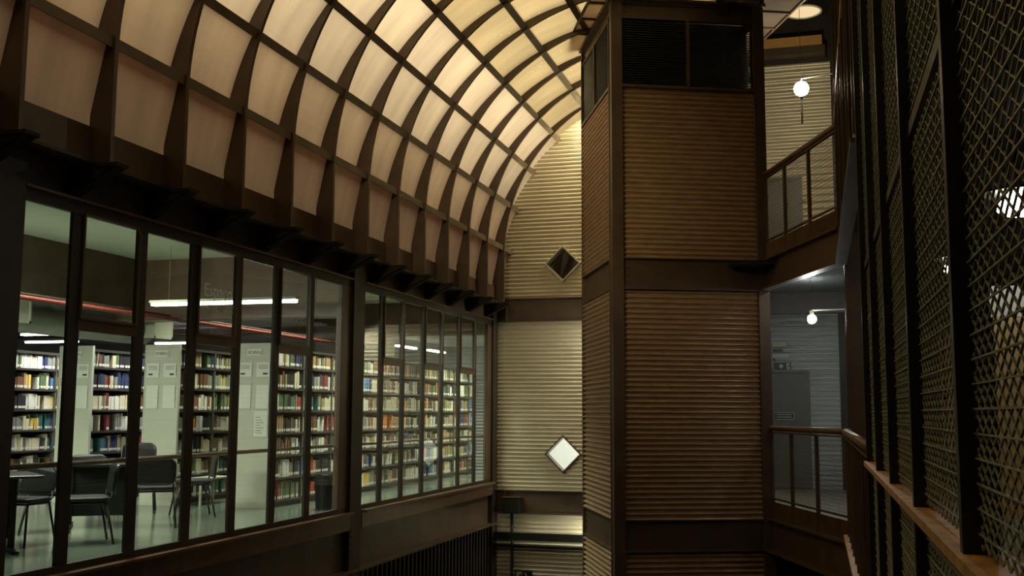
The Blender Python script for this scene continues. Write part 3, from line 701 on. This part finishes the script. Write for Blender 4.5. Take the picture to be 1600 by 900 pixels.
for p, q in (((-.72, 2.045), (-.40, 2.045)), ((-.72, 2.195), (-.40, 2.195)), ((-.405, 2.045), (-.405, 2.195)), ((-.715, 2.045), (-.715, 2.195))): a.bar((p[0], b_, p[1]), (q[0], b_, q[1]), .009, .004, (0, 1, 0))
a.build('border', SIGNW, t)
a = MB(); a.add([(-.62, b_, 2.12), (-.58, b_, 2.165), (-.54, b_, 2.12), (-.58, b_, 2.075)], [(0, 1, 2, 3)]); a.build('arrow', SIGNW, t)
a = MB(); a.box(-.49, -.43, b_-.001, b_+.001, 2.065, 2.175); a.build('panel', SIGNW, t)
a = MB(); fig(a, -.50, 2.07, .09, b_-.003); a.build('running_figure', SIGND, t)
t = thing('door_plate', (-.52, YB-.03, 1.25), 'small dark plate with pale border and two lines on the grey door', 'sign')
a = MB(); a.box(-.70, -.385, YB-.022, YB-.012, 1.19, 1.315); a.build('plate', SIGND, t)
a = MB(); b_ = YB-.024
for p, q in (((-.70, 1.195), (-.385, 1.195)), ((-.70, 1.31), (-.385, 1.31)), ((-.39, 1.195), (-.39, 1.315))): a.bar((p[0], b_, p[1]), (q[0], b_, q[1]), .009, .004, (0, 1, 0))
for zz in (1.275, 1.232):
    x = -.68
    while x < -.43: a.bar((x, b_, zz), (x+.016, b_, zz), .022, .003, (0, 1, 0)); x += .024
a.build('marks', SIGNW, t)
for z0, z1, x1, mm, lab in ((2.46, 2.54, -.50, GRILL, 'topmost of three small wall plates above the exit sign'), (2.375, 2.42, -.56, UPR, 'small grey middle wall plate above the exit sign'), (2.27, 2.335, -.46, WHITEW, 'pale pointed direction plate just above the exit sign')):
    t = thing('wall_plate', (-.6, YB-.03, z0), lab, 'sign')
    a = MB(); zc_ = (z0+z1)/2
    a.add([(-.72, YB-.05, z0), (x1, YB-.05, z0), (x1+.03, YB-.05, zc_), (x1, YB-.05, z1), (-.72, YB-.05, z1), (-.72, YB-.03, z0), (x1, YB-.03, z0), (x1+.03, YB-.03, zc_), (x1, YB-.03, z1), (-.72, YB-.03, z1)],
          [(0, 1, 2, 3, 4), (9, 8, 7, 6, 5), (0, 5, 6, 1), (1, 6, 7, 2), (2, 7, 8, 3), (3, 8, 9, 4), (4, 9, 5, 0)]); a.build('plate', mm, t)
    if mm is WHITEW: a = MB(); a.box(-.72, -.685, YB-.055, YB-.05, 2.20, 2.26); a.build('red_mark', RED, t)

# pipe, box and cable tray low on the gable wall
t = thing('cable_tray', (-4.3, YG-.2, -1.0), 'dark horizontal tray crossing the lowest silver corrugated panel', 'tray')
a = MB(); a.box(-5.55, -1.5, YG-.35, YG-.15, -.93, -.86); a.box(-5.55, -1.5, YG-.36, YG-.34, -.93, -.80); a.box(-5.6, -1.5, YG-.2, YG-.1, -1.08, -1.04); a.build('tray', DARKM, t)
t = thing('junction_box', (-5.25, YG-.15, -.3), 'dark box mounted on the brown girder in the wall corner', 'box')
a = MB(); a.box(-5.42, -5.12, YG-.24, YG-.05, -.48, -.21); a.build('box', DARKM, t)
a = MB(); a.box(-5.44, -5.10, YG-.26, YG-.05, -.21, -.20); a.build('lid', BROWN, t)
t = MB(); t.tube([(-5.28, YG-.10, -.48), (-5.28, YG-.10, -3.3)], .028, 8)
tag(t.build('conduit', DARKM, None, True), 'dark vertical conduit dropping from the corner box down the silver wall', 'pipe')

# ================================================================== LIBRARY: bookcases
ROWS = [(-11.84, -11.30), (-10.49, -9.95), (-9.06, -8.53), (-7.61, -7.08)]
RN = ['leftmost bookcase in view', 'bookcase second from the left', 'third bookcase behind the white bench', 'long bookcase nearest the window']
Y0B, HB = 12.955, 2.22
SHZ = [.09+.305*i for i in range(7)]
YEND = [17.0, 17.0, 17.0, 21.85]
for ri, (xa, xb) in enumerate(ROWS):
    ye = YEND[ri]
    t = thing('bookcase', ((xa+xb)/2, (Y0B+ye)/2, 0), ['leftmost double sided library bookcase at the edge of the window', 'library bookcase second from the left with a white end panel', 'library bookcase with white end panel standing behind the small white bench',
              'long library bookcase nearest the window with notices on its white end panel'][ri], 'bookcase', 'library bookcases')
    a = MB(); a.box(xa, xb, Y0B, Y0B+.03, .0, HB)
    a.box(xa-.012, xa, Y0B-.006, Y0B+.04, 0, HB); a.box(xb, xb+.012, Y0B-.006, Y0B+.04, 0, HB); a.box(xa, xb, Y0B-.008, Y0B, 1.985, 1.995)
    tag(a.build('end_panel', WHITE, t), 'white end panel')
    xm = (xa+xb)/2
    a = MB(); a.box(xm-.01, xm+.01, Y0B+.03, ye, .05, HB-.02); a.build('back_panel', SHELF, t)
    for z in SHZ+[2.17]:
        a = MB(); a.box(xa, xb, Y0B+.03, ye, z-.03, z); a.build('shelf', SHELF, t)
    a = MB(); a.box(xa+.02, xb-.02, Y0B+.03, ye, 0, .07); a.build('plinth', SHELF, t)
    y = Y0B+.95
    while y < ye+.1:
        a = MB(); a.box(xa+.01, xb-.004, y-.012, y+.012, 0, 2.17); a.build('divider', UPR, t); y += .95
    # notices on the end panel
    yy = Y0B-.012; cx = (xa+xb)/2
    a = MB(); a.box(cx-.11, cx+.11, yy-.002, yy, 2.05, 2.14); sg = a.build('sign', PAPER, t)
    Mm = Matrix(((-1, 0, 0, cx), (0, 0, 1, yy-.004), (0, 1, 0, 2.070), (0, 0, 0, 1)))
    put_text('letters', 'LIVROS', .062, Mm, INK, sg)
    for s in (-1, 1):
        x0 = cx+s*.135-.10; a = MB(); a.box(x0, x0+.20, yy-.002, yy, 1.76, 1.955); nb = a.build('notice', PAPER, t)
        a = MB(); a.box(x0+(.03 if s > 0 else .03)+(.07 if s > 0 else 0), x0+.10+(.07 if s > 0 else 0), yy-.004, yy-.002, 1.79, 1.815)
        for q in range(3): a.box(x0+.03, x0+.17, yy-.004, yy-.002, 1.87+.022*q, 1.876+.022*q)
        a.build('print', INK, nb)
        a = MB(); a.box(x0+.005, x0+.195, yy-.002, yy, 1.33, 1.65); a.build('notice', PAPER, t)
    if ri == 3:
        a = MB(); a.box(cx+.02, cx+.225, yy-.002, yy, .95, 1.30); nb = a.build('notice', PAPER, t)
        a = MB()
        for q in range(7): a.box(cx+.05, cx+.12+.08*random.random(), yy-.004, yy-.002, 1.0+.035*q, 1.006+.035*q)
        a.build('print', INK, nb)
# ---- books
COLR = {'cream': (.55, .50, .34), 'white': (.62, .62, .54), 'black': (.02, .02, .022), 'navy': (.025, .04, .10), 'brown': (.14, .07, .035), 'red': (.35, .05, .03), 'dark red': (.16, .03, .03),
        'teal': (.04, .13, .13), 'green': (.08, .14, .06), 'grey': (.20, .21, .18), 'tan': (.33, .22, .11), 'yellow': (.62, .45, .10), 'blue': (.06, .16, .36), 'orange': (.65, .22, .05), 'olive': (.24, .23, .12)}
BM = {k: mat(k.replace(' ', '_')+'_book_cloth', v, .55) for k, v in COLR.items()}
LABM = mat('spine_label', (.62, .62, .52), .6); PAGE = mat('book_pages', (.48, .45, .34), .8)
KEYS = list(COLR); WTS = [24, 14, 17, 7, 12, 3, 5, 5, 5, 13, 12, 3, 3, 2, 13]
def bookmesh(mb, x, y, z, t_, h, d, mc, ml=None, mp=None, lean=0):
    b = len(mb.v)
    mb.box(x-d, x, y, y+t_, z, z+h, mc)                 # cover block
    mb.box(x-d+.004, x-.012, y+.003, y+t_-.003, z+h, z+h+.0015, mp)   # page block edge seen above the boards
    mb.box(x, x+.0015, y+.002, y+t_-.002, z+.018, z+.052, ml)      # white call-number label on the spine foot
    if lean:
        for i in range(b, len(mb.v)):
            vx, vy, vz = mb.v[i]; mb.v[i] = (vx, vy+lean*(vz-z), vz)
def pxof(p):
    d = Vector(p)-EYE; zz = d.dot(F); return (800+1657*d.dot(RR)/zz, 450-1657*d.dot(UU)/zz)
books = []
for ri, (xa, xb) in enumerate(ROWS):
    ylim = [15.3, 15.6, 16.2, 21.80][ri]
    for si, z in enumerate(SHZ):
        y = Y0B+.05; bay = 0; run = None; rl = 0; gapnext = False
        while y < ylim:
            bend = Y0B+.95*(bay+1)
            t_ = random.choice((.028, .035, .042, .05, .06))*random.uniform(.85, 1.2)
            if y+t_ > bend-.02: y = bend+.016; bay += 1; continue
            if random.random() < .030: y += random.uniform(.05, .16); continue
            if rl <= 0: run = random.choices(KEYS, WTS)[0]; rl = random.choice((1, 1, 1, 1, 2, 2, 3, 5)); rh = random.uniform(.17, .245)
            rl -= 1
            h = min(.25, rh+random.uniform(-.008, .008)); 
            if si == 6: h = min(h, .235)
            d = random.uniform(.13, .19)
            lean = .12 if random.random() < .04 else 0
            books.append(dict(r=ri, s=si, bay=bay, x=xb-.015-random.uniform(0, .02), y=y, z=z, t=t_, h=h, d=d, c=run, lean=lean))
            y += t_+(.03 if lean else .0025)
def area(b):
    px, py = pxof((b['x'], b['y']+b['t']/2, b['z']+b['h']/2)); p2, _ = pxof((b['x'], b['y'], b['z'])); p3, _ = pxof((b['x'], b['y']+b['t'], b['z']))
    if px < 14 or 521 < px < 566: return 0
    for lo, hi in ((97, 145), (203, 281), (359, 426), (289, 303), (98, 117)):
        if lo < px < hi: return 0
    dist = (Vector((b['x'], b['y'], b['z']))-EYE).length
    return (p3-p2)*b['h']/dist
for b in books: b['a'] = area(b)
order = sorted(books, key=lambda b: -b['a'])[:298]
ids = set(id(b) for b in order)
ORD = ['first', 'second', 'third', 'fourth', 'fifth', 'sixth', 'seventh', 'eighth', 'ninth', 'tenth', 'eleventh', 'twelfth', 'thirteenth', 'fourteenth', 'fifteenth', 'sixteenth', 'seventeenth', 'eighteenth', 'nineteenth', 'twentieth']
ORD += ['twenty-'+o for o in ORD[:9]]+['thirtieth']+['thirty-'+o for o in ORD[:9]]+['fortieth']+['forty-'+o for o in ORD[:9]]
for tens in ('fiftieth fifty', 'sixtieth sixty', 'seventieth seventy', 'eightieth eighty', 'ninetieth ninety'):
    q_, r_ = tens.split(); ORD += [q_]+[r_+'-'+o for o in ORD[:9]]
ORD += ['%dth' % n_ if n_ % 10 not in (1, 2, 3) or n_ in (111, 112, 113) else '%d%s' % (n_, {1: 'st', 2: 'nd', 3: 'rd'}[n_ % 10]) for n_ in range(100, 260)]
SHN = ['bottom', 'second lowest', 'third lowest', 'middle', 'third highest', 'second highest', 'top']
RS = ['leftmost bookcase', 'second bookcase from left', 'bookcase behind the white bench', 'bookcase nearest the window']
cnt = {}
rest_ = MB(); mi = {k: i for i, k in enumerate(KEYS)}
for b in books:
    k = (b['r'], b['s']); cnt[k] = cnt.get(k, 0)+1
    if id(b) in ids:
        m_ = MB(); bookmesh(m_, 0, 0, 0, b['t'], b['h'], b['d'], 0, 1, 2, b['lean'])
        o = m_.build('book', [BM[b['c']], LABM, PAGE]); o.location = (b['x'], b['y'], b['z'])
        tag(o, '%s book, %s from the left on the %s shelf, %s' % (b['c'], ORD[cnt[k]-1] if cnt[k] <= len(ORD) else 'further', SHN[b['s']], RS[b['r']]), 'book', 'books on the shelves of the '+RS[b['r']])
    else: bookmesh(rest_, b['x'], b['y'], b['z'], b['t'], b['h'], b['d'], mi[b['c']], len(KEYS), len(KEYS)+1, b['lean'])
tag(rest_.build('books', [BM[k] for k in KEYS]+[LABM, PAGE]), 'many smaller looking books filling the farther shelves of the library', 'books', kind='stuff')

# ================================================================== LIBRARY: ceiling services
t = thing('spiral_duct', (-9.3, 10, 2.42), 'round ribbed metal air duct under the library ceiling', 'duct')
pts = []; rr = []; y = 3.0; i = 0
while y < 13.2: pts.append((-9.3, y, 2.44)); rr.append(.205 if i % 2 else .196); y += .035; i += 1
a = MB(); a.tube(pts, rr, 24); a.build('tube', DUCT, t, True)
for y in (10.3, 13.2):
    a = MB(); a.box(-9.15, -8.96, y-.20, y+.20, 2.33, 2.60); a.build('vent_box', GRILL, t)
    a = MB(); a.box(-9.0, -8.955, y-.22, y+.22, 2.58, 2.61); a.box(-9.0, -8.955, y-.22, y+.22, 2.32, 2.35); a.box(-9.0, -8.955, y-.22, y-.19, 2.32, 2.6); a.box(-9.0, -8.955, y+.19, y+.22, 2.32, 2.6)
    a.box(-9.16, -8.96, y-.225, y-.205, 2.32, 2.61)
    for q in range(9): a.box(-9.14, -8.97, y-.235, y-.225, 2.345+.028*q, 2.352+.028*q)
    a.build('grille', GRILL, t)
for x, z, r, lab in ((-8.15, 2.50, .028, 'red sprinkler pipe running along under the library ceiling'), (-8.30, 2.56, .018, 'thin dark conduit running beside the red sprinkler pipe')):
    a = MB(); a.tube([(x, 3.0, z), (x, 18.4, z)], r, 10)
    tag(a.build('ceiling_pipe', RED if r > .02 else DARKB, None, True), lab, 'pipe')
for y in (8.2, 10.6, 11.6, 14.5):
    pass
def tubelight(p, q, m_, lab, zt, n=2, w_=0.0):
    p = Vector(p); q = Vector(q); c = (p+q)/2; d = (q-p).normalized(); s = d.cross(Vector((0, 0, 1)))
    t = thing('tube_light', c, lab, 'lamp', 'library tube lights')
    a = MB(); a.bar(p+Vector((0, 0, .035)), q+Vector((0, 0, .035)), .11, .03); a.build('housing', GRILL, t)
    for k in (-1, 1):
        a = MB(); a.tube([p+s*.032*k+d*.02, q+s*.032*k-d*.02], .016, 8); a.build('tube', m_, t, True)
        a = MB(); e_ = p+(q-p)*(.5+.38*k); a.tube([e_+Vector((0, 0, .05)), (e_.x, e_.y, zt)], .003, 6); a.build('hanger', CHROME, t)
tubelight((-7.80, 11.22, 2.585), (-5.83, 11.22, 2.585), TUBEM, 'long warm double tube light hanging just behind the lettered window', 3.32)
tubelight((-13.3, 15.4, 2.6), (-12.3, 15.4, 2.6), TUBEP, 'pinkish tube light above the leftmost bookcase, upper of two', 2.92)
tubelight((-14.7, 17.15, 2.6), (-13.5, 17.15, 2.6), TUBEP, 'pinkish tube light above the leftmost bookcase, lower of two', 2.92)
tubelight((-12.6, 16.4, 2.6), (-11.6, 16.4, 2.6), TUBEP, 'bright tube light above the second bookcase, nearer one', 2.92)
tubelight((-12.4, 18.0, 2.6), (-11.0, 18.0, 2.6), TUBEP, 'bright tube light above the second bookcase, farther one', 2.92)
tubelight((-7.87, 19.3, 2.58), (-7.87, 20.35, 2.58), TUBEM, 'hanging tube light in the right window, left of two', 2.72)
tubelight((-7.80, 20.8, 2.58), (-7.80, 21.9, 2.58), TUBEM, 'hanging tube light in the right window, right of two', 2.72)
tubelight((-6.45, 13.6, 2.60), (-6.45, 14.8, 2.60), TUBEM, 'tube light over the aisle hidden behind the dark column', 3.32) if False else None
a = MB(); a.box(-7.2, -7.06, 14.2, 14.23, 2.30, 2.75)
t = thing('hanging_sign', (-7.63, 19.0, 2.5), 'blank white panel hanging behind the top of the right window', 'sign')
a = MB(); a.box(-8.0, -7.78, 19.0, 19.02, 2.30, 2.74); a.build('panel', PAPER, t)
# area lamps added above the aisles for the library's lighting, without fixtures
def arealight(name, loc, sx_, sy_, power, col=(.96, 1, .80)):
    l = bpy.data.lights.new(name, 'AREA'); l.shape = 'RECTANGLE'; l.size = sx_; l.size_y = sy_; l.energy = power; l.color = col; l.spread = math.radians(120)
    o = bpy.data.objects.new(name, l); C.objects.link(o); o.location = loc; return o
LIBP = 84
arealight('library_fill', (-7.6, 9.0, 3.28), .3, 4.0, LIBP*.6)
arealight('library_fill', (-6.45, 15.0, 3.28), .3, 3.6, LIBP*.7)
arealight('library_fill', (-6.35, 20.3, 2.69), .3, 2.6, LIBP*.45)
arealight('library_fill', (-8.05, 15.0, 3.28), .3, 3.6, LIBP*.6)
arealight('library_fill', (-9.5, 14.5, 2.88), .3, 3., LIBP*.5, (1, .95, .95))
arealight('library_fill', (-10.9, 14.5, 2.88), .3, 3., LIBP*.7, (1, .95, .95))
arealight('library_fill', (-11.0, 10.0, 2.88), 1.5, .3, LIBP*.6)
o = arealight('library_fill', (-9.2, 6.6, 2.45), 3.0, .5, LIBP*.42); o.rotation_euler = (math.radians(78), 0, math.radians(4)); o.data.spread = math.radians(90)  # low lamp added out of view, aimed to brighten the bookcase ends
def flood(name, loc, aim, w_, h_, p_, col, spread):
    o = arealight(name, loc, w_, h_, p_, col); o.rotation_euler = (Vector(aim)-Vector(loc)).to_track_quat('-Z', 'Y').to_euler(); o.data.spread = math.radians(spread)
flood('gable_fill', (-3.5, 18.22, 6.75), (-4.9, 18.6, 4.0), .3, .12, 20, (1, .84, .55), 130)  # unseen lamps added behind the tower to rake light over the gable
flood('gable_fill', (-2.9, 18.2, 2.80), (-4.9, 18.6, .6), .3, .12, 11, (1, .98, .80), 140)
flood('gable_fill', (-3.5, 18.25, -.62), (-4.9, 18.6, -2.2), .3, .12, 6, (1, .96, .76), 140)
flood('tower_fill', (-3.9, 7.6, 5.0), (-3.6, 15, 3.4), .5, .3, 4, (1, .78, .48), 50)  # unseen lamp added above the view to brighten the tower
arealight('room_light', (-3.9, 20.3, 3.15), 1.0, 1.0, 40, (1, 1, .97))

# ================================================================== FURNITURE
def rbox(w_, d_, h_, r, n=5):       # rounded slab centred on x,y ; z from 0 to h_, softened edges
    mb = MB(); outs = []
    prof = [(-.35*h_, 0), (0, .22*h_), (0, .78*h_), (-.35*h_, h_)]
    ring = []
    for cx, cy, a0 in ((w_/2-r, d_/2-r, 0), (-w_/2+r, d_/2-r, 90), (-w_/2+r, -d_/2+r, 180), (w_/2-r, -d_/2+r, 270)):
        for i in range(n+1):
            a_ = math.radians(a0+90*i/n); ring.append((cx, cy, math.cos(a_), math.sin(a_)))
    vs = []; N = len(ring)
    for off, z in prof:
        for cx, cy, ca, sa in ring: vs.append((cx+ca*(r+off), cy+sa*(r+off), z))
    fs = [tuple(range(N))[::-1], tuple(range(3*N, 4*N))]
    for k in range(3):
        for i in range(N): fs.append((k*N+i, k*N+(i+1) % N, (k+1)*N+(i+1) % N, (k+1)*N+i))
    return mb.add(vs, fs)
def make_chair(name, label):
    t = thing(name, (0, 0, 0), label, 'chair', 'black chairs in the library')
    a = rbox(.46, .43, .045, .09); a.xf(Matrix.Translation((0, 0, .41))); a.build('seat', BLKF, t, False)
    b = rbox(.44, .30, .035, .09)   # backrest: bend and stand up, chair faces -y
    nv = []
    for x, y, z in b.v:
        bend = 1.1*x*x*.55
        nv.append((x, .235+z-bend*1.0+.12*(y+.15), .62+y))
    b.v = nv; b.build('backrest', BLACK, t)
    for sx_ in (-1, 1):
        a = MB(); a.tube([(sx_*.20, -.17, .40), (sx_*.235, -.24, 0)], .012, 8); a.build('leg', LEGM, t, True)
        a = MB(); a.tube([(sx_*.20, .17, .40), (sx_*.235, .25, 0)], .012, 8); a.build('leg', LEGM, t, True)
        a = MB(); a.tube([(sx_*.20, -.17, .40), (sx_*.205, .12, .395), (sx_*.20, .22, .44), (sx_*.17, .245, .62)], .011, 8); a.build('back_support', LEGM, t, True)
    a = MB(); a.tube([(-.2, -.15, .395), (.2, -.15, .395)], .010, 8); a.tube([(-.2, .15, .395), (.2, .15, .395)], .010, 8); a.build('cross_bar', LEGM, t, True)
    return t
ch = make_chair('office_chair', 'black chair seen side on near the window rail, legs splayed')
def face(dx, dy): return math.atan2(dx, -dy)      # rotation so that the chair (facing -y) faces (dx,dy)
ch.location = (-7.0, 9.12, 0); ch.rotation_euler = (0, 0, face(-.72, -.70))
for (x, y, dx, dy, lab) in (
    (-7.26, 10.66, -.56, .83, 'black chair with its back to the window at the middle table'),
    (-8.30, 10.85, .5, -.6, 'black chair behind the middle table facing the window'),
    (-8.0, 9.78, .6, .5, 'black chair partly hidden by the second window bar from the left'),
    (-7.50, 11.80, -.6, -.5, 'black chair at the far right side of the middle table'),
    (-7.50, 8.80, .1, -1., 'black chair at the table beside the left edge of the photo')):
    c = lookdup(ch, (x, y, 0), face(dx, dy)); c['label'] = lab
t = lookdup(ch, (-8.45, 12.0, .10), face(.5, -.8)); t['label'] = 'tallest rounded black chair in front of the white bookcase end panel'
# that tall chair stands on longer legs: stretch it to the floor
t.location = (-8.45, 12.0, 0); t.scale = (1, 1, 1.14)
def table(x, y, rz, label, w_=.9, d_=.75):
    t = thing('library_table', (0, 0, 0), label, 'table', 'library tables')
    a = rbox(w_, d_, .028, .06); a.xf(Matrix.Translation((0, 0, .68))); a.build('tabletop', BLACK, t)
    a = MB(); a.box(-.28, .28, -.02, .02, .12, .66); a.build('modesty_panel', BLACK, t)
    for s in (-1, 1):
        a = MB(); a.box(s*.30-.03, s*.30+.03, -.05, .05, .03, .68); a.build('leg', LEGM, t)
        a = rbox(.06, .62, .035, .02); a.xf(Matrix.Translation((s*.30, 0, .0))); a.build('foot', LEGM, t)
    t.location = (x, y, 0); t.rotation_euler = (0, 0, rz)
table(-7.84, 10.44, .6, 'black pedestal table in the middle, surrounded by chairs', .72, .62)
table(-7.42, 8.15, .9, 'black table at the left edge of the window', 1.0, .8)
t = thing('bench', (-8.3, 13.4, 0), 'small white metal bench in front of the bookshelves', 'bench')
a = rbox(.30, .80, .025, .02); a.xf(Matrix.Translation((-8.30, 13.42, .345))); a.build('top', WHITE, t)
for sx_ in (-.13, .13):
    for sy_ in (-.37, .37):
        a = MB(); a.box(-8.30+sx_-.014, -8.30+sx_+.014, 13.42+sy_-.014, 13.42+sy_+.014, 0, .35); a.build('leg', WHITE, t)
t = thing('waste_bin', (-6.38, 13.2, 0), 'black waste bin beside the dark column at the window', 'bin')
a = MB(); vs = []; n = 20
for z, r in ((0, .115), (.44, .14), (.455, .15), (.455, .13), (.05, .105)):
    for k in range(n): vs.append((-6.38+r*math.cos(2*math.pi*k/n), 13.2+r*math.sin(2*math.pi*k/n), z))
fs = [tuple(range(n))[::-1], tuple(range(4*n, 5*n))]
for j in range(4):
    for k in range(n): fs.append((j*n+k, j*n+(k+1) % n, (j+1)*n+(k+1) % n, (j+1)*n+k))
a.add(vs, fs); a.build('bin_body', BLACK, t)
a = MB(); a.sphere((-6.38, 13.2, .40), .115, 14, 8, sz=.5); a.build('bin_liner', BLKF, t)
